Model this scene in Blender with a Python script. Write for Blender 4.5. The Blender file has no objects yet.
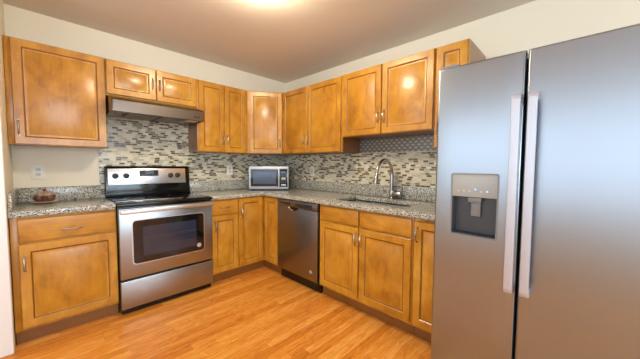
import bpy, bmesh, math, random
from mathutils import Vector, Matrix
random.seed(4)
PI = math.pi
sc = bpy.context.scene

# ------------------------------------------------------------------ camera, world, lights, exposure
def setup_camera():
    X, Y, H = -2.3876, -3.2434, 1.2305
    yaw, pitch, roll = 0.8, -0.0539, 0.0066
    fw = Vector((math.sin(yaw)*math.cos(pitch), math.cos(yaw)*math.cos(pitch), math.sin(pitch)))
    rt = Vector((math.cos(yaw), -math.sin(yaw), 0)); up = rt.cross(fw)
    r2 = rt*math.cos(roll)+up*math.sin(roll); u2 = -rt*math.sin(roll)+up*math.cos(roll)
    m = Matrix((r2, u2, -fw)).transposed().to_4x4(); m.translation = Vector((X, Y, H))
    cd = bpy.data.cameras.new('camera'); cd.sensor_width = 36; cd.lens = 267.37/640*36; cd.clip_start = 0.02
    c = bpy.data.objects.new('camera', cd); sc.collection.objects.link(c); c.matrix_world = m; sc.camera = c
setup_camera()

w = bpy.data.worlds.new('world'); sc.world = w; w.use_nodes = True
bg = w.node_tree.nodes['Background']; bg.inputs[0].default_value = (0.75, 0.87, 1.0, 1); bg.inputs[1].default_value = 0.9

def area(name, loc, rot, sx, sy, power, col):
    l = bpy.data.lights.new(name, 'AREA'); l.shape = 'RECTANGLE'; l.size = sx; l.size_y = sy; l.energy = power; l.color = col
    o = bpy.data.objects.new(name, l); sc.collection.objects.link(o); o.location = loc; o.rotation_euler = rot
    return o
# daylight entering through the glazed openings behind and beside the camera
area('daylight_side', (-3.98, -3.1, 1.59), (0, -PI/2, 0), 1.58, 4.6, 27, (0.78, 0.89, 1.0))
area('daylight_rear', (-2.1, -6.75, 1.55), (PI/2, 0, 0), 2.6, 1.5, 80, (0.68, 0.86, 1.0))
LAMP = 54.0

vs = sc.view_settings
vs.view_transform = 'Standard'; vs.look = 'None'; vs.gamma = 1; vs.use_curve_mapping = False; vs.exposure = 0.62

# ------------------------------------------------------------------ materials
def lin(c):
    return tuple((v/255/12.92 if v/255 <= .04045 else ((v/255+.055)/1.055)**2.4) for v in c)+(1,)
def base(name, col=(128,128,128), rough=.5, metal=0, spec=.5, coat=0, coat_rough=.1):
    m = bpy.data.materials.new(name); m.use_nodes = True
    nt = m.node_tree; b = nt.nodes['Principled BSDF']
    b.inputs['Base Color'].default_value = lin(col); b.inputs['Roughness'].default_value = rough
    b.inputs['Metallic'].default_value = metal; b.inputs['Specular IOR Level'].default_value = spec
    b.inputs['Coat Weight'].default_value = coat; b.inputs['Coat Roughness'].default_value = coat_rough
    return m, nt, b
class N:
    def __init__(s, nt): s.nt = nt
    def new(s, t, **k):
        n = s.nt.nodes.new(t)
        for a, v in k.items(): setattr(n, a, v)
        return n
    def math(s, op, a, b=None, c=None):
        n = s.new('ShaderNodeMath', operation=op)
        for i, v in enumerate((a, b, c)):
            if v is None: continue
            if isinstance(v, (int, float)): n.inputs[i].default_value = v
            else: s.nt.links.new(v, n.inputs[i])
        return n.outputs[0]
    def link(s, a, b): s.nt.links.new(a, b)
    def coords(s, kind='Object'):
        t = s.new('ShaderNodeTexCoord'); return t.outputs[kind]
    def sep(s, v):
        n = s.new('ShaderNodeSeparateXYZ'); s.link(v, n.inputs[0]); return n.outputs
    def comb(s, x=0, y=0, z=0):
        n = s.new('ShaderNodeCombineXYZ')
        for i, v in enumerate((x, y, z)):
            if isinstance(v, (int, float)): n.inputs[i].default_value = v
            else: s.link(v, n.inputs[i])
        return n.outputs[0]
    def mapping(s, v, scale=(1,1,1), loc=(0,0,0)):
        n = s.new('ShaderNodeMapping'); s.link(v, n.inputs[0])
        n.inputs['Scale'].default_value = scale; n.inputs['Location'].default_value = loc; return n.outputs[0]
    def noise(s, v, scale, detail=3, rough=.5, dist=0):
        n = s.new('ShaderNodeTexNoise'); s.link(v, n.inputs['Vector'])
        n.inputs['Scale'].default_value = scale; n.inputs['Detail'].default_value = detail
        n.inputs['Roughness'].default_value = rough; n.inputs['Distortion'].default_value = dist; return n.outputs[0]
    def ramp(s, f, stops, interp='LINEAR'):
        n = s.new('ShaderNodeValToRGB'); s.link(f, n.inputs[0]); cr = n.color_ramp; cr.interpolation = interp
        while len(cr.elements) < len(stops): cr.elements.new(.5)
        for e, (p, c) in zip(cr.elements, stops):
            e.position = p; e.color = lin(c) if max(c) > 1 else tuple(c)+(1,)
        return n.outputs[0]
    def mix(s, f, a, b, mode='MIX'):
        n = s.new('ShaderNodeMix', data_type='RGBA', blend_type=mode)
        for i, v in ((0, f), (6, a), (7, b)):
            if isinstance(v, (int, float)): n.inputs[i].default_value = v
            elif isinstance(v, tuple): n.inputs[i].default_value = lin(v)
            else: s.link(v, n.inputs[i])
        return n.outputs[2]
    def white(s, v):
        n = s.new('ShaderNodeTexWhiteNoise', noise_dimensions='3D'); s.link(v, n.inputs[0]); return n.outputs[0]
    def bump(s, h, strength, dist, b):
        n = s.new('ShaderNodeBump'); n.inputs['Strength'].default_value = strength; n.inputs['Distance'].default_value = dist
        s.link(h, n.inputs['Height']); s.link(n.outputs[0], b.inputs['Normal'])

def wood(name, axis, dark=0):
    m, nt, b = base(name, rough=.36, spec=.45, coat=.5, coat_rough=.2); n = N(nt)
    info = n.new('ShaderNodeObjectInfo'); rnd = info.outputs['Random']
    co = n.coords('Object')
    off = n.new('ShaderNodeVectorMath', operation='ADD'); n.link(co, off.inputs[0])
    n.link(n.comb(n.math('MULTIPLY', rnd, 31), n.math('MULTIPLY', rnd, 17), n.math('MULTIPLY', rnd, 9)), off.inputs[1])
    v = off.outputs[0]
    sc1 = {'z': (1, 1, .13), 'x': (.13, 1, 1)}[axis]
    sc2 = {'z': (1, 1, .7), 'x': (.7, 1, 1)}[axis]
    g = n.noise(n.mapping(v, sc1), 60, 4, .6, .4)
    bl = n.noise(n.mapping(v, sc2), 7, 3, .55, .6)
    f = n.math('ADD', n.math('MULTIPLY', g, .25), n.math('MULTIPLY', bl, .75))
    f = n.math('ADD', f, n.math('MULTIPLY', n.math('SUBTRACT', rnd, .5), .07))
    col = n.ramp(f, [(.28, (152, 98, 20)), (.44, (186, 127, 31)), (.58, (201, 143, 42)), (.74, (216, 164, 64))])
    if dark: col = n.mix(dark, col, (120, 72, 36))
    n.link(col, b.inputs['Base Color']); n.bump(g, .05, .002, b)
    return m
M = {}
M['wood'] = wood('maple_upright_grain', 'z'); M['wood_h'] = wood('maple_level_grain', 'x')
M['wood_shaded'] = wood('maple_shaded_sides', 'z', .85)  # cabinet maple darkened: shade on sides and undersides put into the colour
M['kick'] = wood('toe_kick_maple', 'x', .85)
M['glaze'] = base('brown_glaze', (118, 72, 24), .45)[0]
M['inside'] = base('cabinet_inside', (150, 105, 62), .6)[0]

def paint(name, col, rough=.6, bumpy=.04):
    m, nt, b = base(name, col, rough, spec=.3); n = N(nt)
    n.bump(n.noise(n.coords(), 220, 3), bumpy, .002, b); return m
M['wall'] = paint('cream_wall_paint', (240, 234, 216))
M['white'] = paint('white_paint', (240, 240, 240), .4)
M['ceiling'] = paint('ceiling_paint', (230, 222, 210), .7, .08)

def granite():
    m, nt, b = base('speckled_granite', rough=.14, spec=.5); n = N(nt); co = n.coords()
    a = n.noise(co, 130, 4, .7); c = n.noise(n.mapping(co, loc=(3, 5, 1)), 45, 3, .6)
    vor = n.new('ShaderNodeTexVoronoi'); n.link(co, vor.inputs['Vector']); vor.inputs['Scale'].default_value = 190
    v = n.new('ShaderNodeSeparateColor'); n.link(vor.outputs['Color'], v.inputs[0])
    f = n.math('ADD', n.math('MULTIPLY', a, .62), n.math('MULTIPLY', v.outputs[0], .38))
    col = n.ramp(f, [(.30, (44, 44, 42)), (.40, (98, 98, 92)), (.47, (160, 160, 150)), (.57, (200, 200, 190)), (.70, (224, 222, 212))])
    warm = n.ramp(c, [(.48, (0, 0, 0)), (.62, (1, 1, 1))])
    col = n.mix(n.math('MULTIPLY', warm, .25), col, (150, 134, 106))
    n.link(col, b.inputs['Base Color']); return m
M['granite'] = granite()

def cells(n, u, v, lu, lv, gap_u, gap_v):
    """staggered courses: returns per-cell random values and a joint mask"""
    row = n.math('FLOOR', n.math('DIVIDE', v, lv))
    shift = n.white(n.comb(row, 7.3, 1.1))
    uu = n.math('ADD', n.math('DIVIDE', u, lu), shift)
    cell = n.math('FLOOR', uu)
    r1 = n.white(n.comb(cell, row, .5)); r2 = n.white(n.comb(cell, row, 9.5))
    fu = n.math('FRACT', uu); fv = n.math('FRACT', n.math('DIVIDE', v, lv))
    eu = n.math('MINIMUM', fu, n.math('SUBTRACT', 1, fu)); ev = n.math('MINIMUM', fv, n.math('SUBTRACT', 1, fv))
    j = n.math('MAXIMUM', n.math('LESS_THAN', eu, gap_u/lu/2), n.math('LESS_THAN', ev, gap_v/lv/2))
    return r1, r2, j

def mosaic(name, axis):
    m, nt, b = base(name, rough=.22, spec=.5); n = N(nt); s = n.sep(n.coords())
    u = s[0] if axis == 'x' else s[1]
    r1, r2, j = cells(n, u, s[2], .047, .019, .003, .003)
    col = n.ramp(r1, [(0, (92, 72, 40)), (.15, (122, 106, 74)), (.24, (100, 84, 52)), (.32, (196, 190, 164)), (.45, (214, 208, 180)),
                      (.70, (226, 220, 194)), (.88, (186, 186, 170))], 'CONSTANT')
    col = n.mix(n.math('MULTIPLY', r2, .12), col, (205, 202, 188))
    col = n.mix(j, col, (208, 206, 196))
    n.link(col, b.inputs['Base Color'])
    n.link(n.math('ADD', .12, n.math('MULTIPLY', n.math('MAXIMUM', j, n.math('MULTIPLY', r2, .4)), .6)), b.inputs['Roughness'])
    n.bump(n.math('SUBTRACT', 1, j), .3, .001, b); return m
M['mosaic_x'] = mosaic('glass_mosaic_left', 'x'); M['mosaic_y'] = mosaic('glass_mosaic_right', 'y')

def scales():
    m, nt, b = base('grey_metal_dot_tile', rough=.3, metal=.3); n = N(nt); s = n.sep(n.coords())
    lu, lv = .056, .027
    row = n.math('FLOOR', n.math('DIVIDE', s[2], lv))
    uu = n.math('ADD', n.math('DIVIDE', s[1], lu), n.math('MULTIPLY', row, .5))
    fu = n.math('SUBTRACT', n.math('FRACT', uu), .5); fv = n.math('SUBTRACT', n.math('FRACT', n.math('DIVIDE', s[2], lv)), .5)
    d = n.math('ADD', n.math('POWER', n.math('MULTIPLY', fu, 1.25), 2), n.math('POWER', n.math('MULTIPLY', fv, .9), 2))
    col = n.ramp(d, [(.0, (172, 170, 164)), (.06, (160, 158, 152)), (.12, (124, 121, 115)), (.2, (112, 109, 103))])
    n.link(col, b.inputs['Base Color']); return m
M['scales'] = scales()

def floor_mat():
    m, nt, b = base('oak_strip_floor', rough=.36, spec=.35, coat=.12, coat_rough=.2); n = N(nt); co = n.coords(); s = n.sep(co)
    r1, r2, j = cells(n, s[0], s[1], .75, .058, .002, .0018)
    v = n.comb(n.math('ADD', n.math('MULTIPLY', s[0], 1.6), n.math('MULTIPLY', r1, 40)), n.math('MULTIPLY', s[1], 16), r2)
    g = n.noise(v, 4.2, 6, .7, 1.4)
    fine = n.noise(n.mapping(co, (6, 140, 1)), 1, 3, .6)
    f = n.math('ADD', n.math('MULTIPLY', g, .72), n.math('MULTIPLY', r1, .16)); f = n.math('ADD', f, n.math('MULTIPLY', fine, .12))
    col = n.ramp(f, [(.28, (146, 76, 16)), (.38, (196, 114, 32)), (.50, (222, 140, 50)), (.66, (242, 180, 92))])
    col = n.mix(n.math('MULTIPLY', j, .5), col, (130, 68, 28))
    n.link(col, b.inputs['Base Color']); n.bump(n.math('SUBTRACT', 1, j), .1, .001, b); return m
M['floor'] = floor_mat()

def steel(name, col, rough, axis, amt=.08):
    m, nt, b = base(name, col, rough, metal=1); n = N(nt)
    sc_ = {'x': (1.5, 300, 300), 'y': (300, 1.5, 300), 'z': (300, 300, 1.5)}[axis]
    g = n.noise(n.mapping(n.coords(), tuple(c if c < 2 else 140 for c in sc_)), 1, 2, .5)
    n.link(n.math('ADD', rough-amt/2, n.math('MULTIPLY', g, amt)), b.inputs['Roughness'])
    n.link(n.mix(g, col, tuple(min(255, c+2) for c in col)), b.inputs['Base Color'])
    return m
M['steel'] = steel('brushed_steel', (166, 168, 171), .33, 'x', .01)
M['fridge'] = steel('fridge_steel', (160, 168, 177), .32, 'x', .01)
M['steel_bright'] = steel('satin_bright_steel', (226, 228, 232), .3, 'x', .01)
M['handle'] = base('painted_silver_handle', (196, 201, 212), .42, .55)[0]
M['dw'] = steel('grey_brushed_steel', (138, 136, 136), .3, 'z', .01)
M['nickel'] = base('satin_nickel', (190, 186, 178), .28, 1)[0]
M['faucet'] = base('brushed_nickel_faucet', (186, 182, 180), .25, 1)[0]
M['sink'] = steel('sink_steel', (206, 208, 208), .42, 'y')
M['hood'] = steel('dark_brushed_steel', (128, 116, 106), .26, 'x', .03)
M['black'] = base('black_enamel', (14, 14, 16), .14)[0]
M['black_glass'] = base('black_glass', (16, 17, 22), .05, coat=.5, coat_rough=.03)[0]
M['oven_glass'] = base('oven_window_glass', (46, 50, 68), .07, coat=.5, coat_rough=.03)[0]
M['dark'] = base('dark_plastic', (38, 38, 41), .4)[0]
M['darkgrey'] = base('dark_grey_plastic', (74, 77, 82), .35)[0]
M['midgrey'] = base('mid_grey_plastic', (132, 134, 136), .35)[0]
M['panelgrey'] = base('warm_grey_plastic', (166, 168, 166), .35)[0]
M['lightgrey'] = base('light_grey_plastic', (206, 206, 204), .35)[0]
M['plate'] = base('white_plastic', (240, 238, 230), .35)[0]
M['micro_glass'] = base('blue_grey_window', (66, 84, 112), .1, coat=.4)[0]
M['wire'] = base('oven_rack_wire', (90, 90, 100), .4, .6)[0]
M['gasket'] = base('rubber_gasket', (30, 30, 32), .7)[0]
M['filter'] = steel('aluminium_filter', (120, 120, 118), .4, 'y')
M['dish'] = base('dark_red_glass', (112, 66, 50), .25, coat=.4)[0]
M['dish_pale'] = base('frosted_beige', (168, 140, 120), .4)[0]
M['saucer'] = base('beige_ceramic', (196, 176, 150), .3)[0]
M['sticker'] = base('white_sticker', (176, 174, 172), .4)[0]
def emis(name, col, s):
    m, nt, b = base(name, col, .4); b.inputs['Emission Color'].default_value = lin(col); b.inputs['Emission Strength'].default_value = s; return m
M['lamp'] = emis('lit_glass_dome', (255, 236, 204), LAMP)
M['led'] = emis('blue_indicator', (90, 150, 255), 2.0)
M['lcd'] = emis('dim_display', (70, 96, 120), .25)
def pane():
    m = bpy.data.materials.new('window_glass'); m.use_nodes = True; nt = m.node_tree; nt.nodes.clear()
    o = nt.nodes.new('ShaderNodeOutputMaterial'); mx = nt.nodes.new('ShaderNodeMixShader'); t = nt.nodes.new('ShaderNodeBsdfTransparent')
    g = nt.nodes.new('ShaderNodeBsdfGlossy'); g.inputs['Roughness'].default_value = .02; mx.inputs[0].default_value = .06
    nt.links.new(t.outputs[0], mx.inputs[1]); nt.links.new(g.outputs[0], mx.inputs[2]); nt.links.new(mx.outputs[0], o.inputs[0]); return m
M['pane'] = pane()

# ------------------------------------------------------------------ mesh helpers
def box(bm, x0, x1, y0, y1, z0, z1, bev=0, mi=0, seg=2):
    t = bmesh.new()
    bmesh.ops.create_cube(t, size=1, matrix=Matrix.Translation(((x0+x1)/2, (y0+y1)/2, (z0+z1)/2)) @ Matrix.Diagonal((abs(x1-x0), abs(y1-y0), abs(z1-z0), 1)))
    if bev: bmesh.ops.bevel(t, geom=t.edges[:], offset=bev, segments=seg, affect='EDGES', profile=.5)
    for f in t.faces: f.material_index = mi
    merge(bm, t)
def merge(bm, t, mat=None):
    if mat is not None: bmesh.ops.transform(t, matrix=mat, verts=t.verts)
    me = bpy.data.meshes.new('_t'); t.to_mesh(me); bm.from_mesh(me); bpy.data.meshes.remove(me); t.free()
def cyl(bm, p0, p1, r0, r1=None, seg=24, bev=0, mi=0):
    r1 = r0 if r1 is None else r1
    p0, p1 = Vector(p0), Vector(p1); d = p1-p0
    t = bmesh.new(); bmesh.ops.create_cone(t, cap_ends=True, segments=seg, radius1=r0, radius2=r1, depth=d.length)
    if bev:
        es = [e for e in t.edges if any(len(f.verts) > 4 for f in e.link_faces)]
        bmesh.ops.bevel(t, geom=es, offset=bev, segments=2, affect='EDGES', profile=.5)
    for f in t.faces: f.material_index = mi
    merge(bm, t, Matrix.Translation((p0+p1)/2) @ d.to_track_quat('Z', 'Y').to_matrix().to_4x4())
def tube(bm, pts, rad, seg=12, mi=0, flat=1.0):
    pts = [Vector(p) for p in pts]; rings = []; prev = None
    for i, p in enumerate(pts):
        d = (pts[min(i+1, len(pts)-1)]-pts[max(i-1, 0)]).normalized()
        if prev is None:
            a = d.orthogonal().normalized()
        else:
            a = (prev-d*prev.dot(d)).normalized()
        prev = a; b_ = d.cross(a); r = rad[i] if isinstance(rad, (list, tuple)) else rad
        rings.append([bm.verts.new(p+a*r*math.cos(2*PI*k/seg)+b_*r*flat*math.sin(2*PI*k/seg)) for k in range(seg)])
    for A, B in zip(rings, rings[1:]):
        for k in range(seg):
            f = bm.faces.new((A[k], A[(k+1) % seg], B[(k+1) % seg], B[k])); f.material_index = mi
    for R in (rings[0][::-1], rings[-1]):
        f = bm.faces.new(R); f.material_index = mi
def lathe(bm, prof, seg=40, c=(0, 0, 0), mi=0, wave=None):
    rings = []
    for r, z in prof:
        rings.append([bm.verts.new((c[0]+(r*(1+(wave[1]*math.cos(wave[0]*2*PI*k/seg) if wave else 0)))*math.cos(2*PI*k/seg),
                                    c[1]+(r*(1+(wave[1]*math.cos(wave[0]*2*PI*k/seg) if wave else 0)))*math.sin(2*PI*k/seg), c[2]+z)) for k in range(seg)])
    for A, B in zip(rings, rings[1:]):
        for k in range(seg):
            f = bm.faces.new((A[k], A[(k+1) % seg], B[(k+1) % seg], B[k])); f.material_index = mi
    bm.faces.new(rings[0][::-1]).material_index = mi; bm.faces.new(rings[-1]).material_index = mi
def cells_solid(bm, xs, ys, keep, z0, z1, bev=0):
    """solid slab over the kept cells of a grid (plan x,y)"""
    t = bmesh.new(); V = {}
    def v(i, j, k):
        if (i, j, k) not in V: V[(i, j, k)] = t.verts.new((xs[i], ys[j], (z0, z1)[k]))
        return V[(i, j, k)]
    K = set(keep)
    for i, j in K:
        t.faces.new((v(i,j,1), v(i+1,j,1), v(i+1,j+1,1), v(i,j+1,1)))
        t.faces.new((v(i,j,0), v(i,j+1,0), v(i+1,j+1,0), v(i+1,j,0)))
        for (di, dj, a, b_) in ((-1,0,(i,j+1),(i,j)), (1,0,(i+1,j),(i+1,j+1)), (0,-1,(i,j),(i+1,j)), (0,1,(i+1,j+1),(i,j+1))):
            if (i+di, j+dj) not in K:
                t.faces.new((v(*a,0), v(*b_,0), v(*b_,1), v(*a,1)))
    bmesh.ops.recalc_face_normals(t, faces=t.faces)
    if bev:
        es = [e for e in t.edges if len(e.link_faces) == 2 and e.link_faces[0].normal.dot(e.link_faces[1].normal) < .5]
        bmesh.ops.bevel(t, geom=es, offset=bev, segments=2, affect='EDGES', profile=.5)
    return t
def prism(bm, poly, z0, z1, bev=0, mi=0):
    t = bmesh.new(); a = [t.verts.new((x, y, z0)) for x, y in poly]; b_ = [t.verts.new((x, y, z1)) for x, y in poly]
    t.faces.new(a[::-1]); t.faces.new(b_); n = len(poly)
    for i in range(n): t.faces.new((a[i], a[(i+1) % n], b_[(i+1) % n], b_[i]))
    bmesh.ops.recalc_face_normals(t, faces=t.faces)
    if bev: bmesh.ops.bevel(t, geom=t.edges[:], offset=bev, segments=2, affect='EDGES', profile=.5)
    for f in t.faces: f.material_index = mi
    merge(bm, t)
def obj(name, bm, mats, parent=None, loc=None, smooth=True):
    me = bpy.data.meshes.new(name); bm.to_mesh(me); bm.free()
    if not isinstance(mats, (list, tuple)): mats = [mats]
    for m in mats: me.materials.append(m)
    if smooth:
        for p in me.polygons: p.use_smooth = True
        me.set_sharp_from_angle(angle=math.radians(35))
    o = bpy.data.objects.new(name, me); sc.collection.objects.link(o)
    if parent is not None: o.parent = parent
    if loc is not None: o.location = loc
    return o
def thing(name, label, cat, loc=(0, 0, 0), rz=0, group=None):
    o = bpy.data.objects.new(name, None); sc.collection.objects.link(o); o.empty_display_size = .05
    o.location = loc; o.rotation_euler = (0, 0, rz); o['label'] = label; o['category'] = cat
    if group: o['group'] = group
    return o
def tag(o, label, cat, group=None):
    o['label'] = label; o['category'] = cat
    if group: o['group'] = group
    return o
def struct(name, bm, mats, label=None):
    o = obj(name, bm, mats, smooth=False); o['kind'] = 'structure'
    if label: o['label'] = label
    return o
def one(f, *a, **k):
    bm = bmesh.new(); f(bm, *a, **k); return bm

# ------------------------------------------------------------------ room shell
CEIL = 2.451; WL = -.02; WR = .175; STX = -2.565; STY = -.65; FARX = -3.8; FARY = -6.6
struct('floor', one(box, FARX-.15, WR+.15, FARY-.15, WL+.15, -.12, 0), M['floor'])
struct('ceiling', one(box, FARX-.15, WR+.15, FARY-.15, WL+.15, CEIL, CEIL+.12), M['ceiling'])
struct('wall_back', one(box, STX, WR, WL, WL+.15, 0, CEIL), M['wall'])
struct('wall_right', one(box, WR, WR+.15, FARY-.15, WL+.15, 0, CEIL), M['wall'])
struct('wall_left', one(box, FARX, STX, STY, WL+.15, 0, CEIL), M['wall'])
struct('wall_end_daylit', one(box, -2.72, STX-.001, STY-.018, STY-.0005, 0, CEIL, .003), M['white'])  # added white slab: daylight on the cream wall end painted as colour
def wall_open(name, axis, pos, th, a0, a1, o0, o1, z0, z1):
    bm = bmesh.new()
    def b(u0, u1, w0, w1):
        if u1-u0 < .001 or w1-w0 < .001: return
        if axis == 'x': box(bm, pos, pos+th, u0, u1, w0, w1)
        else: box(bm, u0, u1, pos, pos+th, w0, w1)
    b(a0, o0, 0, CEIL); b(o1, a1, 0, CEIL); b(o0, o1, 0, z0); b(o0, o1, z1, CEIL)
    struct(name, bm, M['wall'])
wall_open('wall_far_left', 'x', FARX-.15, .15, FARY-.15, WL+.15, -5.4, -.8, .80, 2.38)
wall_open('wall_rear', 'y', FARY-.15, .15, FARX, WR, -3.4, -.8, .8, 2.3)
def window(idx, axis, pos, o0, o1, z0, z1, nm):
    bm = bmesh.new()
    def b(u0, u1, w0, w1):
        if axis == 'x': box(bm, pos-.03, pos+.03, u0, u1, w0, w1, .004)
        else: box(bm, u0, u1, pos-.03, pos+.03, w0, w1, .004)
    b(o0, o0+.06, z0, z1); b(o1-.06, o1, z0, z1); b(o0+.06, o1-.06, z0, z0+.06); b(o0+.06, o1-.06, z1-.06, z1)
    for k in range(1, nm):
        u = o0+(o1-o0)*k/nm; b(u-.03, u+.03, z0+.06, z1-.06)
    fr = struct('window_%d' % idx, bm, M['white'])
    bm = bmesh.new()
    if axis == 'x': box(bm, pos-.004, pos+.004, o0+.05, o1-.05, z0+.05, z1-.05)
    else: box(bm, o0+.05, o1-.05, pos-.004, pos+.004, z0+.05, z1-.05)
    obj('window_pane', bm, M['pane'], fr)
window(1, 'x', FARX-.07, -5.4, -.8, .80, 2.38, 2)
window(2, 'y', FARY-.07, -3.4, -.8, .8, 2.3, 3)

# boxed-out lower part of the right wall that carries the tile
struct('trim_2', one(box, .03, WR-.001, -2.66, WL-.001, .001, 1.364), M['wall'])
struct('trim_3', one(box, .03, WR-.001, -2.414, -1.504, 1.3645, 1.509), M['wall'])
# tiled backsplashes
t = thing('tile_backsplash', 'glass mosaic tile backsplash behind the stove and back worktop', 'backsplash', (-1.24, WL, .9))
obj('mosaic_sheet', one(box, -2.033+1.24, .03+1.24-.012, -.010, -.001, .02, .92), M['mosaic_x'], t)
t = thing('tile_backsplash', 'glass mosaic tile backsplash behind the sink and faucet', 'backsplash', (.03, -1.5, .9))
obj('mosaic_sheet', one(box, -.010, -.001, -1.155, 1.46, .02, .4635), M['mosaic_y'], t)
o = obj('metallic_border', one(box, -.012, -.001, -.91, -.006, .466, .607), M['scales'], t); o['label'] = 'grey tile strip with silvery dots under the sink wall cabinet'

# ------------------------------------------------------------------ cabinets
PROF = [(0, 0), (0, -.0155), (.004, -.0195), (.050, -.0195), (.054, -.014), (.060, -.011), (.066, -.0105), (.080, -.0165)]
def panel_mesh(w, h, prof=PROF, glaze=(4,)):
    """raised-panel front: x 0..w, z 0..h, back at y=0"""
    t = bmesh.new(); loops = []
    lim = min(w, h)/2-.006
    for ins, y in prof:
        i = min(ins, lim); loops.append([t.verts.new(p) for p in ((i, y, i), (w-i, y, i), (w-i, y, h-i), (i, y, h-i))])
    t.faces.new(loops[0])
    for n, (A, B) in enumerate(zip(loops, loops[1:])):
        for k in range(4):
            f = t.faces.new((A[k], A[(k+1) % 4], B[(k+1) % 4], B[k])); f.material_index = 1 if n in glaze else 0
    t.faces.new(loops[-1]); bmesh.ops.recalc_face_normals(t, faces=t.faces); return t
SLAB = [(0, 0), (0, -.014), (.006, -.0185), (.012, -.0195)]
def pull_mesh(L=.10, r=.0045, out=.028):
    bm = bmesh.new(); pts = []
    for k in range(13):
        a = k/12; z = (a-.5)*L; y = -out*math.sin(PI*a)**.55
        pts.append((0, y, z))
    tube(bm, pts, [r*(1.5 if k in (0, 12) else (1.0+.35*math.sin(PI*k/12))) for k in range(13)], 10)
    for s in (-1, 1): cyl(bm, (0, .0, s*L/2), (0, -.004, s*L/2), .009, .007, 14)
    return bm
_pm = {}
def pull(parent, x, z, horizontal=False, L=.10, y=-.0005):
    if 'm' not in _pm:
        _pm['m'] = obj('handle', pull_mesh(L), M['nickel'], parent); o = _pm['m']
    else:
        o = _pm['m'].copy(); sc.collection.objects.link(o); o.parent = parent
    o.location = (x, y, z); o.rotation_euler = (0, PI/2 if horizontal else 0, 0)
    return o
def front(parent, kind, x0, x1, z0, z1, hx=None, hz=None, horiz=False, name=None):
    bm = bmesh.new(); w, h = x1-x0, z1-z0
    if kind == 'door': merge(bm, panel_mesh(w, h)); mats = [M['wood'], M['glaze']]
    else: merge(bm, panel_mesh(w, h, SLAB, ())); mats = [M['wood_h'], M['glaze']]
    o = obj(name or ('door' if kind == 'door' else 'drawer'), bm, mats, parent, (x0, -.001, z0))
    if hx is not None: pull(o, hx-x0, hz-z0, horiz, y=-.0195)
    return o
def carcass(parent, w, d, z0, z1, base_=True, mids=(), rail=None, top=True, el=0, er=0, floor_gap=0):
    """hollow body: x 0..w, y 0 (front) .. d (back)"""
    T = .018; bm = bmesh.new()
    box(bm, .0005, T, .02, d, z0, z1); box(bm, w-T, w-.0005, .02, d, z0, z1)
    box(bm, T, w-T, .02, d, z0+.0, z0+T); box(bm, T, w-T, d-.008, d, z0+T, z1)
    if top: box(bm, T, w-T, .02, d-.008, z1-T, z1)
    obj('body', bm, M['wood_shaded'], parent)
    S = .038; bm = bmesh.new()
    box(bm, .0005, S, 0, .0195, z0, z1, .0008); box(bm, w-S, w-.0005, 0, .0195, z0, z1, .0008)
    box(bm, S, w-S, 0, .0195, z0, z0+S); box(bm, S, w-S, 0, .0195, z1-S, z1)
    for x in mids: box(bm, x-S/2, x+S/2, 0, .0195, z0+S, z1-S)
    if rail: box(bm, S, w-S, .0001, .019, rail-S/2, rail+S/2)
    obj('face_frame', bm, M['wood'], parent)
def kick(parent, w, z1=.10, y=.05, d=None):
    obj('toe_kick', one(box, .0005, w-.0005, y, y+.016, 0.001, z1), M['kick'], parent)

# rows: left wall faces -Y (rotation 0), right wall faces -X (rotation -90)
LB = -.60; RB = -.61; LU = -.295; RU = -.268; R90 = -PI/2; WS = .03
DB = -LB+WL-.004; DRB = -RB+WS-.004; DLU = -LU+WL-.004; DRU = -RU+WR-.004
UT = 2.13; UB = 1.368
def cab(name, label, loc, rz=0): return thing(name, label, 'cabinet', loc, rz)

# base, left of stove
c = cab('base_cabinet', 'maple base cabinet with one drawer over one wide door, left of the stove', (-2.56, LB, 0)); W = .557
carcass(c, W, DB, .10, .875, rail=.695, top=False); kick(c, W, y=.04)
front(c, 'drawer', .034, W-.002, .70, .858, .30, .765, True)
front(c, 'door', .034, W-.002, .118, .688, .058, .56)
# base, right of stove
c = cab('base_cabinet', 'narrow maple base cabinet with drawer and door, right of the stove', (-1.243, LB, 0)); W = .300
carcass(c, W, DB, .10, .875, rail=.70, top=False); kick(c, W, y=.04)
front(c, 'drawer', .008, W-.006, .716, .858, .150, .785, True)
front(c, 'door', .008, W-.006, .118, .704, .042, .60)
# corner base (folding doors)
c = cab('corner_base_cabinet', 'maple corner base cabinet with two doors meeting at the inner corner', (-.943, LB, 0))
bm = bmesh.new()
ex, ey = WS-.004+.943, WL-.004-LB
P = [(.0, ey), (.0, .0), (RB+.943, .0), (RB+.943, -.888-LB), (ex, -.888-LB), (ex, ey)]
prism(bm, [(a, b) for a, b in P], .10, .875); obj('body', bm, M['wood'], c)
bm = bmesh.new(); box(bm, .0, RB+.943+.05, .04, .056, .001, .10); box(bm, RB+.943+.05, RB+.943+.066, -.888-LB, .056, .001, .10); obj('toe_kick', bm, M['kick'], c)
front(c, 'door', .006, .943-.632-.006, .118, .862, .034, .70)
bm = bmesh.new(); merge(bm, panel_mesh(.243, .744)); o = obj('door', bm, [M['wood'], M['glaze']], c, (RB+.943-.001, -.641-LB, .118)); o.rotation_euler = (0, 0, R90)
# sink base
c = cab('sink_base_cabinet', 'wide maple sink base cabinet with two doors and two blank drawer fronts', (RB, -1.520, 0), R90); W = .912
carcass(c, W, DRB, .10, .875, rail=.722, top=False, mids=(.456,)); kick(c, W)
front(c, 'drawer', .018, .448, .732, .858, name='false_drawer_front'); front(c, 'drawer', .462, .902, .732, .858, name='false_drawer_front')
front(c, 'door', .018, .448, .122, .718, .428, .625); front(c, 'door', .462, .902, .122, .718, .484, .625)
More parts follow.
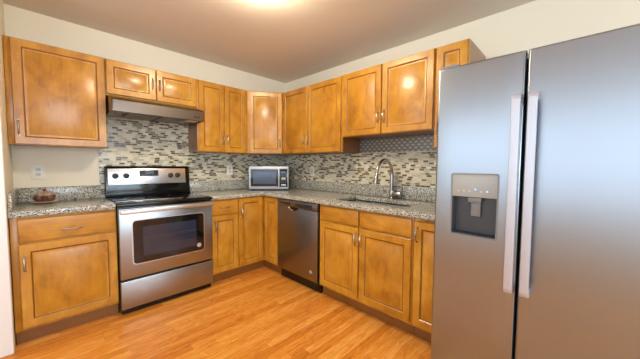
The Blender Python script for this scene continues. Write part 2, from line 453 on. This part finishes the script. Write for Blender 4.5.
# narrow base by fridge
c = cab('base_cabinet', 'narrow single door maple base cabinet beside the refrigerator', (RB, -2.434, 0), R90); W = .222
carcass(c, W, DRB, .10, .875, top=False); kick(c, W)
front(c, 'door', .008, W-.004, .122, .852, .030, .76)
# spacer panel at dishwasher left
# wall cabinets
c = cab('wall_cabinet', 'large single door maple wall cabinet at far left above the outlet', (-2.563, LU, 0)); W = .560
carcass(c, W, DLU, UB, UT); front(c, 'door', .032, W-.001, UB+.002, UT-.006, .054, 1.49)
c = cab('wall_cabinet', 'short two door maple wall cabinet above the range hood', (-2.001, LU, 0)); W = .763
carcass(c, W, DLU, 1.82, UT, mids=(.38,))
front(c, 'door', .006, .377, 1.834, UT-.008, .354, 1.985); front(c, 'door', .385, W-.006, 1.834, UT-.008, .410, 1.985)
c = cab('wall_cabinet', 'tall two door maple wall cabinet between range hood and corner', (-1.236, LU, 0)); W = .600
carcass(c, W, DLU, UB, UT, mids=(.30,))
front(c, 'door', .012, .297, UB+.004, UT-.006, .275, 1.515); front(c, 'door', .303, W-.04, UB+.004, UT-.006, .325, 1.515)
# diagonal corner wall cabinet
a = Vector((-.635, LU)); b = Vector((RU, -.541)); ang = math.atan2(b.y-a.y, b.x-a.x); L = (b-a).length
c = cab('corner_wall_cabinet', 'diagonal single door maple corner wall cabinet above the microwave', (a.x, a.y, 0), ang)
inv = Matrix.Rotation(-ang, 2)
P = [inv @ (Vector(p)-a) for p in ((-.635, WL-.004), (-.635, LU), (RU, -.541), (WR-.004, -.541), (WR-.004, WL-.004))]
obj('body', one(prism, [(p.x, p.y) for p in P], UB, UT), M['wood'], c)
front(c, 'door', .022, L-.022, UB+.004, UT-.008, L-.048, 1.50)
c = cab('wall_cabinet', 'tall two door maple wall cabinet right of the corner cabinet', (RU, -.543, 0), R90); W = .956
carcass(c, W, DRU, UB, UT, mids=(.45,))
front(c, 'door', .006, .438, UB+.004, UT-.008, .410, 1.515); front(c, 'door', .446, W-.016, UB+.004, UT-.008, .474, 1.515)
c = cab('wall_cabinet', 'shorter two door maple wall cabinet above the sink', (RU, -1.501, 0), R90); W = .914
carcass(c, W, DRU, 1.512, UT, mids=(.457,))
front(c, 'door', .006, .448, 1.516, UT-.004, .424, 1.665); front(c, 'door', .458, W-.006, 1.516, UT-.004, .484, 1.665)
c = cab('wall_cabinet', 'narrow maple wall cabinet rising behind the refrigerator top', (RU, -2.417, 0), R90); W = .232
carcass(c, W, DRU, UB, UT); front(c, 'door', .010, W-.006, UB+.004, UT-.006, .034, 1.515)

# ------------------------------------------------------------------ worktops
c = thing('countertop', 'speckled granite worktop on the cabinet left of the stove', 'countertop', (-2.30, -.35, .876))
t_ = cells_solid(None, [STX+.002+2.3, -2.007+2.3], [-.637+.35, WL-.002+.35], [(0, 0)], 0, .038, .004)
bm = bmesh.new(); merge(bm, t_); obj('slab', bm, M['granite'], c)
bm = bmesh.new(); box(bm, STX+.022+2.3, -2.03+2.3, WL-.022+.35, WL-.002+.35, .0385, .155, .002); obj('backsplash', bm, M['granite'], c)
bm = bmesh.new(); box(bm, STX+.002+2.3, STX+.0215+2.3, -.60+.35, WL-.002+.35, .0385, .155, .002); obj('side_splash', bm, M['granite'], c)
SX0, SX1, SY0, SY1 = -.525, -.15, -2.30, -1.59
c = thing('countertop', 'L-shaped granite worktop around the sink with microwave in its corner', 'countertop', (-.3, -.9, .876))
xs = [-1.243, -.648, SX0, SX1, WS-.002]; ys = [-2.655, SY0, SY1, -.637, WL-.002]
keep = [(i, 3) for i in range(4)]+[(i, j) for i in (1, 2, 3) for j in (0, 1, 2) if not (i == 2 and j == 1)]
bm = bmesh.new(); merge(bm, cells_solid(None, [x+.3 for x in xs], [y+.9 for y in ys], keep, 0, .038, .004)); obj('slab', bm, M['granite'], c)
bm = bmesh.new(); box(bm, -1.243+.3, WS-.014+.3, WL-.034+.9, WL-.012+.9, .0385, .155, .002); obj('backsplash', bm, M['granite'], c)
bm = bmesh.new(); box(bm, WS-.034+.3, WS-.013+.3, -2.655+.9, WL-.036+.9, .0385, .155, .002); obj('backsplash', bm, M['granite'], c)

# ------------------------------------------------------------------ sink and faucet
c = thing('kitchen_sink', 'stainless steel double bowl undermount sink set in the granite', 'sink', ((SX0+SX1)/2, (SY0+SY1)/2, .70))
hw, hl = (SX1-SX0)/2-.004, (SY1-SY0)/2-.004; zt = .172
def bowl(bm, x0, x1, y0, y1, z0, z1):
    t = bmesh.new(); bmesh.ops.create_cube(t, size=1, matrix=Matrix.Translation(((x0+x1)/2, (y0+y1)/2, (z0+z1)/2)) @ Matrix.Diagonal((x1-x0, y1-y0, z1-z0, 1)))
    tf = max(t.faces, key=lambda f: f.calc_center_median().z); bmesh.ops.delete(t, geom=[tf], context='FACES')
    es = [e for e in t.edges if not e.is_boundary]; bmesh.ops.bevel(t, geom=es, offset=.03, segments=4, affect='EDGES', profile=.5)
    fs = t.faces[:]; r = bmesh.ops.solidify(t, geom=fs, thickness=.002); merge(bm, t)
dv = .185
bm = bmesh.new(); bowl(bm, -hw, hw, dv+.012, hl, .0, zt-.004); o = obj('bowl', bm, M['sink'], c)
bm = bmesh.new(); bowl(bm, -hw, hw, -hl, dv-.012, .0, zt-.004); o = obj('bowl', bm, M['sink'], c)
obj('divider', one(box, -hw, hw, dv-.012, dv+.012, zt-.03, zt-.002, .005), M['sink'], c)
for y in ((dv+hl)/2, (dv-hl)/2):
    bm = bmesh.new(); cyl(bm, (0, y, .003), (0, y, .007), .045, .042, 28); cyl(bm, (0, y, .007), (0, y, .010), .012, .012, 16); obj('drain', bm, M['nickel'], c)

fx, fy = -.045, -1.94
c = thing('kitchen_faucet', 'brushed nickel gooseneck pull-down faucet behind the sink', 'faucet', (fx, fy, .9145))
bm = bmesh.new(); cyl(bm, (0, 0, 0), (0, 0, .008), .032, .030, 32, .002); cyl(bm, (0, 0, .008), (0, 0, .075), .023, .021, 28, .002); obj('base', bm, M['faucet'], c)
bm = bmesh.new(); R_ = .135; top = .232
pts = [(0, 0, .07), (0, 0, .12), (0, 0, .18), (0, 0, .24)]
for k in range(0, 17):
    t_ = PI*(k/16)*.97; pts.append((-R_+R_*math.cos(t_), 0, top+R_*math.sin(t_)))
rr = [.019]*3+[.0145]*(len(pts)-3)
tube(bm, pts, rr, 16); obj('spout', bm, M['faucet'], c)
e = Vector(pts[-1]); d = (Vector(pts[-1])-Vector(pts[-2])).normalized()
bm = bmesh.new(); cyl(bm, e, e+d*.035, .016, .019, 20, .001); cyl(bm, e+d*.035, e+d*.095, .019, .023, 20, .002); obj('spray_head', bm, M['faucet'], c)
bm = bmesh.new(); cyl(bm, (0, -.015, .045), (0, -.100, .045), 0.030, .027, 24, .003)
tube(bm, [(0, -.096, .03), (-.002, -.104, .07), (-.004, -.108, .115)], [.011, .009, .007], 12); obj('lever', bm, M['faucet'], c)

# ------------------------------------------------------------------ stove
c = thing('stove', 'freestanding stainless electric range with black glass cooktop', 'stove', (-1.624, -.655, 0))
hw = .3745; D = .655+WL-.014        # local y 0 = door plane, D = back
obj('body', one(box, -hw, hw, .03, D, .05, .885, .003), M['black'], c)
bm = bmesh.new(); box(bm, -hw-.001, hw+.001, -.012, D-.11, .886, .912, .006); obj('cooktop', bm, M['black'], c)
bm = bmesh.new(); box(bm, -hw+.012, hw-.012, .008, D-.115, .9125, .9155, .001)
ct = obj('glass_surface', bm, M['black_glass'], c)
for (x, y, r) in ((-.19, .14, .10), (.19, .14, .08), (-.19, .36, .08), (.19, .36, .10)):
    bm = bmesh.new(); t = bmesh.new()
    A = [t.verts.new((x+r*math.cos(2*PI*k/48), y+r*math.sin(2*PI*k/48), 0)) for k in range(48)]
    B = [t.verts.new((x+(r-.004)*math.cos(2*PI*k/48), y+(r-.004)*math.sin(2*PI*k/48), 0)) for k in range(48)]
    for k in range(48): t.faces.new((A[k], A[(k+1) % 48], B[(k+1) % 48], B[k]))
    merge(bm, t, Matrix.Translation((0, 0, .9158))); obj('burner_ring', bm, M['darkgrey'], ct)
# backguard
bm = bmesh.new()
yb = D-.075
prof = [(yb, .90), (D, .90), (D, 1.208), (yb+.045, 1.208), (yb+.028, 1.190), (yb+.012, 1.04)]
t = bmesh.new(); A = [t.verts.new((-hw-.003, y, z)) for y, z in prof]; B = [t.verts.new((hw-.004, y, z)) for y, z in prof]
t.faces.new(A); t.faces.new(B[::-1])
for i in range(len(prof)): t.faces.new((A[i], B[i], B[(i+1) % len(prof)], A[(i+1) % len(prof)]))
bmesh.ops.recalc_face_normals(t, faces=t.faces); bmesh.ops.bevel(t, geom=t.edges[:], offset=.006, segments=3, affect='EDGES', profile=.5); merge(bm, t)
bk = obj('backguard', bm, M['black'], c)
sl = (.028-.012)/(1.205-1.04); th = math.atan(sl)
cp = obj('control_panel', one(box, -hw+.018, hw-.048, -.004, .004, -.084, .072, .002), M['steel_bright'], c, (0, yb+.0180, 1.112)); cp.rotation_euler = (-th, 0, 0)
dp = obj('display', one(box, -.105, .06, -.007, -.0035, -.006, .055, .002), M['dark'], cp); obj('readout', one(box, -.055, .02, -.0085, -.0068, .018, .042), M['lcd'], dp)
bm = bmesh.new()
for k in range(7): box(bm, -.085+k*.022, -.073+k*.022, -.0082, -.0068, .001, .008)
obj('button_row', bm, M['midgrey'], dp)
for x in (-.30, -.215, .175, .245):
    bm = bmesh.new(); cyl(bm, (0, 0, 0), (0, -.006, 0), .027, .026, 28, .001); cyl(bm, (0, -.006, 0), (0, -.028, 0), .021, .018, 28, .002); box(bm, -.004, .004, -.034, -.026, -.018, .018, .0015)
    obj('knob', bm, M['dark'], cp, (x, -.004, .0))
# oven door
bm = bmesh.new(); box(bm, -hw+.003, hw-.003, -.012, .028, .298, .872, .005); dr = obj('oven_door', bm, M['steel'], c)
def rrect(x0, x1, z0, z1, r, n=6):
    P = []
    for cx, cz, a0 in ((x1-r, z1-r, 0), (x0+r, z1-r, PI/2), (x0+r, z0+r, PI), (x1-r, z0+r, 1.5*PI)):
        for k in range(n+1): a = a0+PI/2*k/n; P.append((cx+r*math.cos(a), cz+r*math.sin(a)))
    return P
def plate(bm, P, y0, y1, mi=0):
    t = bmesh.new(); A = [t.verts.new((x, y0, z)) for x, z in P]; B = [t.verts.new((x, y1, z)) for x, z in P]
    t.faces.new(A); t.faces.new(B[::-1]); n = len(P)
    for i in range(n): t.faces.new((A[i], A[(i+1) % n], B[(i+1) % n], B[i]))
    bmesh.ops.recalc_face_normals(t, faces=t.faces)
    for f in t.faces: f.material_index = mi
    merge(bm, t)
obj('window_trim', one(plate, rrect(-.290, .292, .405, .775, .03), -.0145, -.0115), M['steel_bright'], dr)
wn = obj('oven_window', one(plate, rrect(-.283, .285, .412, .768, .026), -.0165, -.0142), M['black_glass'], dr)
obj('inner_glass', one(plate, rrect(-.215, .215, .465, .712, .012), -.0172, -.0166), M['oven_glass'], wn)
bm = bmesh.new()
for z in (.53, .62):
    cyl(bm, (-.205, -.0185, z), (.205, -.0185, z), .0016, seg=8)
    cyl(bm, (-.205, -.0185, z-.012), (.205, -.0185, z-.012), .0012, seg=8)
obj('oven_rack', bm, M['wire'], wn)
obj('sticker', one(cyl, (.238, -.0166, .465), (.238, -.0178, .465), .020, seg=28), M['sticker'], wn)
bm = bmesh.new(); box(bm, -hw+.006, hw-.006, -.062, -.040, .833, .868, .009, seg=4)
for s in (-1, 1): box(bm, s*(hw-.03)-.014, s*(hw-.03)+.014, -.045, -.012, .838, .863, .004)
obj('handle', bm, M['steel_bright'], dr)
obj('drawer', one(box, -hw+.003, hw-.003, -.012, .028, .055, .282, .005), M['steel'], c)
bm = bmesh.new(); box(bm, -hw+.01, hw-.01, .03, .045, .003, .052); 
obj('kick_plate', bm, M['black'], c)
for sx in (-1, 1):
    for y in (.06, D-.06): obj('levelling_foot', one(cyl, (sx*.34, y, .001), (sx*.34, y, .05), .016, .014, 14), M['black'], c)

# ------------------------------------------------------------------ range hood
c = thing('range_hood', 'stainless under-cabinet range hood above the stove', 'range hood', (-1.62, LU, 1.66))
hw = .374
yF = -.205   # hood front relative to LU plane
prof = [(LU*-1+WL-.012, .158), (-.03, .158), (yF+.012, .110), (yF, .095), (yF, .005), (yF+.004, 0), (yF+.02, 0), (yF+.02, .012), (LU*-1+WL-.012, .012)]
t = bmesh.new(); A = [t.verts.new((-hw, y, z)) for y, z in prof]; B = [t.verts.new((hw, y, z)) for y, z in prof]
t.faces.new(A); t.faces.new(B[::-1])
for i in range(len(prof)): t.faces.new((A[i], B[i], B[(i+1) % len(prof)], A[(i+1) % len(prof)]))
bmesh.ops.recalc_face_normals(t, faces=t.faces)
es = [e for e in t.edges if all(abs(abs(v.co.x)-hw) < 1e-5 for v in e.verts) and abs(e.verts[0].co.x-e.verts[1].co.x) < 1e-5 and max(v.co.z for v in e.verts) > .05 and min(v.co.y for v in e.verts) < -.0]
bmesh.ops.bevel(t, geom=es, offset=.012, segments=4, affect='EDGES', profile=.5)
bm = bmesh.new(); merge(bm, t); obj('canopy', bm, M['hood'], c)
for s in (-1, 1):
    bm = bmesh.new(); box(bm, s*hw-(.008 if s > 0 else 0), s*hw+(.008 if s < 0 else 0), yF+.02, .19, -.0, .012)
    obj('side_flange', bm, M['hood'], c)
for x0, x1 in ((-.25, -.01), (.01, .21)):
    bm = bmesh.new(); box(bm, x0, x1, -.14, .13, .002, .0115, .002); f = obj('grease_filter', bm, M['filter'], c)
obj('light_lens', one(box, .235, .335, -.16, -.05, .001, .0118, .003), M['lightgrey'], c)
bm = bmesh.new()
for k in range(2): box(bm, .27+k*.035, .295+k*.035, yF-.004, yF, .03, .042, .001)
obj('rocker_switch', bm, M['dark'], c)

# ------------------------------------------------------------------ dishwasher
c = thing('dishwasher', 'stainless dishwasher with pocket handle between corner and sink cabinets', 'dishwasher', (RB, -.892, 0), R90); W = .622
obj('tub', one(box, .006, W-.006, .015, .60, .11, .868, .003), M['dark'], c)
bm = bmesh.new(); box(bm, .006, W-.006, -.024, .014, .112, .795, .004); d_ = obj('door', bm, M['dw'], c)
bm = bmesh.new(); box(bm, .006, W-.006, -.026, .014, .798, .866, .004); p_ = obj('control_strip', bm, M['dw'], c)
obj('control_label', one(box, .30, .55, -.0275, -.0258, .812, .846, .001), M['dark'], p_)
obj('control_label', one(box, .06, .22, -.0275, -.0258, .818, .842, .001), M['dark'], p_)
bm = bmesh.new(); P = [(.19+.08*(1-math.cos(PI*k/12)), .800-.036*math.sin(PI*k/12)) for k in range(13)]
plate(bm, P, -.0255, -.0235); h_ = obj('pocket_handle', bm, M['black'], d_)
bm = bmesh.new(); tube(bm, [(.20+.07*(1-math.cos(PI*k/12)), -.027, .799-.030*math.sin(PI*k/12)) for k in range(1, 7)], .005, 8); obj('pocket_lip', bm, M['steel_bright'], h_)
obj('sticker', one(cyl, (.53, -.0242, .20), (.53, -.0252, .20), .018, seg=24), M['sticker'], d_)
obj('kick_plate', one(box, .006, W-.006, .03, .05, .002, .108), M['black'], c)

# ------------------------------------------------------------------ refrigerator
FX = -.88
c = thing('refrigerator', 'tall stainless side-by-side refrigerator with ice dispenser', 'refrigerator', (FX, -2.67, 0), R90)
# local: x = toward -Y, y = depth
W = .935; S0 = .381
obj('body', one(box, .004, W-.004, .075, .93, .03, 1.735, .006), M['darkgrey'], c)
def fdoor(x0, x1, hole=None):
    z0, z1 = .11, 1.75
    if hole:
        hx0, hx1, hz0, hz1 = hole; xs = [x0, hx0, hx1, x1]; ys = [z0, hz0, hz1, z1]; keep = [(i, j) for i in range(3) for j in range(3) if not (i == 1 and j == 1)]
    else: xs = [x0, x1]; ys = [z0, z1]; keep = [(0, 0)]
    t = cells_solid(None, xs, ys, keep, 0, .07)
    es = [e for e in t.edges if len(e.link_faces) == 2 and e.link_faces[0].normal.dot(e.link_faces[1].normal) < .5 and all(v.co.z > .06 for v in e.verts)
          and (all(abs(v.co.x-x0) < 1e-5 for v in e.verts) or all(abs(v.co.x-x1) < 1e-5 for v in e.verts) or all(abs(v.co.y-z1) < 1e-5 for v in e.verts) or all(abs(v.co.y-z0) < 1e-5 for v in e.verts))]
    bmesh.ops.bevel(t, geom=es, offset=.012, segments=4, affect='EDGES', profile=.5)
    # (x, y=height, z=thickness) -> (x, depth, height)
    for v in t.verts: v.co = Vector((v.co.x, .07-v.co.z, v.co.y))
    bmesh.ops.recalc_face_normals(t, faces=t.faces)
    bm = bmesh.new(); merge(bm, t); return bm
hole = (.088, .297, .872, 1.190)
fd = obj('freezer_door', fdoor(.0, S0, hole), M['fridge'], c)
rd = obj('fresh_food_door', fdoor(S0+.008, W), M['fridge'], c)
obj('door_gasket', one(box, .01, W-.01, .0705, .0748, .12, 1.73), M['gasket'], c)
def handle(x0, x1, par):
    bm = bmesh.new(); z0, z1 = .64, 1.558
    P = [(0, z0), (-.052, z0+.012), (-.058, z0+.03), (-.058, z1-.03), (-.052, z1-.012), (0, z1), (0, z1-.035), (-.036, z1-.05), (-.040, z1-.07), (-.040, z0+.07), (-.036, z0+.05), (0, z0+.035)]
    t = bmesh.new(); A = [t.verts.new((x0, y, z)) for y, z in P]; B = [t.verts.new((x1, y, z)) for y, z in P]
    t.faces.new(A); t.faces.new(B[::-1])
    for i in range(len(P)): t.faces.new((A[i], A[(i+1) % len(P)], B[(i+1) % len(P)], B[i]))
    bmesh.ops.recalc_face_normals(t, faces=t.faces); bmesh.ops.bevel(t, geom=t.edges[:], offset=.003, segments=2, affect='EDGES', profile=.5)
    merge(bm, t); obj('handle', bm, M['handle'], par)
handle(.342, .376, fd); handle(.401, .434, rd)
# dispenser
bm = bmesh.new(); hx0, hx1, hz0, hz1 = hole
P_out = rrect(hx0-.004, hx1+.004, hz0-.004, hz1+.004, .012); P_in = rrect(hx0+.003, hx1-.003, hz0+.003, hz1-.003, .010)
t = bmesh.new(); A = [t.verts.new((x, -.003, z)) for x, z in P_out]; B = [t.verts.new((x, -.003, z)) for x, z in P_in]; A2 = [t.verts.new((x, .004, z)) for x, z in P_out]; B2 = [t.verts.new((x, .004, z)) for x, z in P_in]
n = len(A)
for i in range(n):
    j = (i+1) % n
    t.faces.new((A[i], A[j], B[j], B[i])); t.faces.new((A[i], A2[i], A2[j], A[j])); t.faces.new((B[i], B[j], B2[j], B2[i]))
bmesh.ops.recalc_face_normals(t, faces=t.faces); merge(bm, t); dsp = obj('dispenser_frame', bm, M['midgrey'], fd)
bm = bmesh.new()
zc = 1.072
box(bm, hx0+.001, hx0+.006, .002, .062, hz0+.001, zc); box(bm, hx1-.006, hx1-.001, .002, .062, hz0+.001, zc)
box(bm, hx0+.006, hx1-.006, .057, .062, hz0+.001, zc); box(bm, hx0+.006, hx1-.006, .002, .057, hz0+.001, hz0+.008)
obj('dispenser_recess', bm, M['darkgrey'], fd)
pn = obj('dispenser_panel', one(box, hx0+.002, hx1-.002, -.001, .062, zc+.001, hz1-.002, .002), M['panelgrey'], fd)
for k in range(6):
    if k in (3, 5): continue
    bm = bmesh.new(); box(bm, hx0+.030+k*.026, hx0+.038+k*.026, -.0022, -.0008, zc+.028, zc+.034)
    obj('button_mark', bm, M['lightgrey'], pn)
for k in (3, 5): obj('indicator_light', one(box, hx0+.030+k*.026, hx0+.038+k*.026, -.0024, -.0008, zc+.030+.008*(k == 3), zc+.036+.008*(k == 3)), M['led'], pn)
bm = bmesh.new(); box(bm, .165, .225, .008, .040, 1.045, 1.071, .004); box(bm, .172, .218, .036, .044, .970, 1.05, .005)
obj('paddle', bm, M['midgrey'], fd)
bm = bmesh.new()
for k in range(8): box(bm, hx0+.014, hx1-.014, .006+k*.006, .009+k*.006, hz0+.008, hz0+.011)
obj('drip_grille', bm, M['dark'], fd)
obj('kick_grille', one(box, .01, W-.01, .06, .075, .03, .10), M['gasket'], c)
for x in (.05, W-.05): obj('hinge_cover', one(box, x-.045, x+.045, .02, .16, 1.751, 1.768, .005), M['midgrey'], c)
for x in (.06, W-.06):
    for y in (.14, .86): obj('levelling_foot', one(cyl, (x, y, .001), (x, y, .03), .022, seg=14), M['gasket'], c)

# ------------------------------------------------------------------ microwave
c = thing('microwave', 'small stainless countertop microwave sitting in the back corner', 'microwave', (-.45, -.475, .9145), math.radians(-40))
hw = .243
obj('body', one(box, -hw, hw, .012, .31, .014, .294, .006), M['dark'], c)
obj('front_frame', one(box, -hw, hw, -.006, .012, .012, .296, .006), M['handle'], c)
dr = obj('door', one(plate, rrect(-hw+.022, .118, .048, .262, .008), -.009, -.006), M['black_glass'], c)
obj('door_window', one(plate, rrect(-hw+.055, .085, .080, .232, .008), -.0105, -.0088), M['micro_glass'], dr)
kp = obj('keypad', one(box, .130, hw-.012, -.009, -.0055, .042, .266, .001), M['black'], c)
obj('readout', one(box, .150, .212, -.0102, -.0088, .212, .236), M['lcd'], kp)
bm = bmesh.new()
for i in range(3):
    for j in range(4): box(bm, .148+i*.024, .165+i*.024, -.0102, -.0088, .094+j*.026, .108+j*.026)
obj('button_grid', bm, M['darkgrey'], kp)
obj('start_button', one(box, .156, .206, -.0102, -.0088, .135, .160, .001), M['plate'], kp)
obj('open_button', one(box, .152, .210, -.0102, -.0088, .052, .074, .001), M['steel'], kp)
for x in (-.2, .2):
    for y in (.04, .27): obj('foot', one(cyl, (x, y, .0), (x, y, .014), .012, seg=14), M['gasket'], c)

# ------------------------------------------------------------------ outlets
def outlet(name, label, cat, loc, rz, switch=False):
    c = thing(name, label, cat, loc, rz)
    pl = obj('cover_plate', one(box, -.040, .040, -.006, 0, -.062, .062, .002), M['plate'], c)
    if switch:
        obj('rocker', one(box, -.016, .016, -.009, -.006, -.033, .033, .001), M['lightgrey'], c)
    else:
        for z in (-.02, .02):
            r = obj('receptacle', one(plate, rrect(-.016, .016, z-.014, z+.014, .006), -.0078, -.006), M['lightgrey'], c)
            bm = bmesh.new(); box(bm, -.008, -.0055, -.0084, -.0076, z-.004, z+.006); box(bm, .0055, .008, -.0084, -.0076, z-.004, z+.006); cyl(bm, (0, -.0076, z-.009), (0, -.0084, z-.009), .0025, seg=10)
            obj('slot', bm, M['dark'], r)
outlet('wall_outlet', 'white double outlet on the cream wall left of the stove', 'outlet', (-2.426, WL-.0005, 1.158), 0)
outlet('wall_outlet', 'white outlet plate on the mosaic between stove and microwave', 'outlet', (-.74, WL-.0105, 1.158), 0)
outlet('light_switch', 'white switch plate on the mosaic right of the microwave', 'switch', (WS-.0105, -.765, 1.15), R90, True)

# ------------------------------------------------------------------ glass dish on the left worktop
c = thing('glass_dish', 'small dark red glass dish on a beige saucer on left worktop', 'dish', (-2.395, -.215, .9145))
obj('saucer', one(lathe, [(.035, 0), (.04, .003), (.066, .008), (.082, .016), (.080, .019), (.064, .012), (.02, .009)], 48), M['saucer'], c)
bm = bmesh.new(); lathe(bm, [(.030, .012), (.045, .018), (.055, .038), (.055, .058), (.050, .063)], 48, wave=(8, .12)); obj('bowl', bm, M['dish'], c)
bm = bmesh.new(); lathe(bm, [(.050, .064), (.049, .072), (.040, .086), (.022, .095), (.010, .097)], 48, wave=(8, .10)); ld = obj('lid', bm, M['dish_pale'], c)
obj('knob', one(lathe, [(.008, .096), (.006, .100), (.012, .108), (.010, .114), (.003, .117)], 20), M['dish'], ld)

# ------------------------------------------------------------------ ceiling light
c = thing('ceiling_light', 'lit flush mount dome ceiling light', 'ceiling light', (-1.38, -1.71, CEIL))
obj('rim', one(lathe, [(.17, -.001), (.178, -.006), (.178, -.024), (.168, -.028), (.155, -.028)], 48), M['nickel'], c)
obj('dome', one(lathe, [(.160, -.029), (.157, -.055), (.146, -.082), (.118, -.105), (.07, -.121), (.035, -.126), (.008, -.127)], 48), M['lamp'], c)
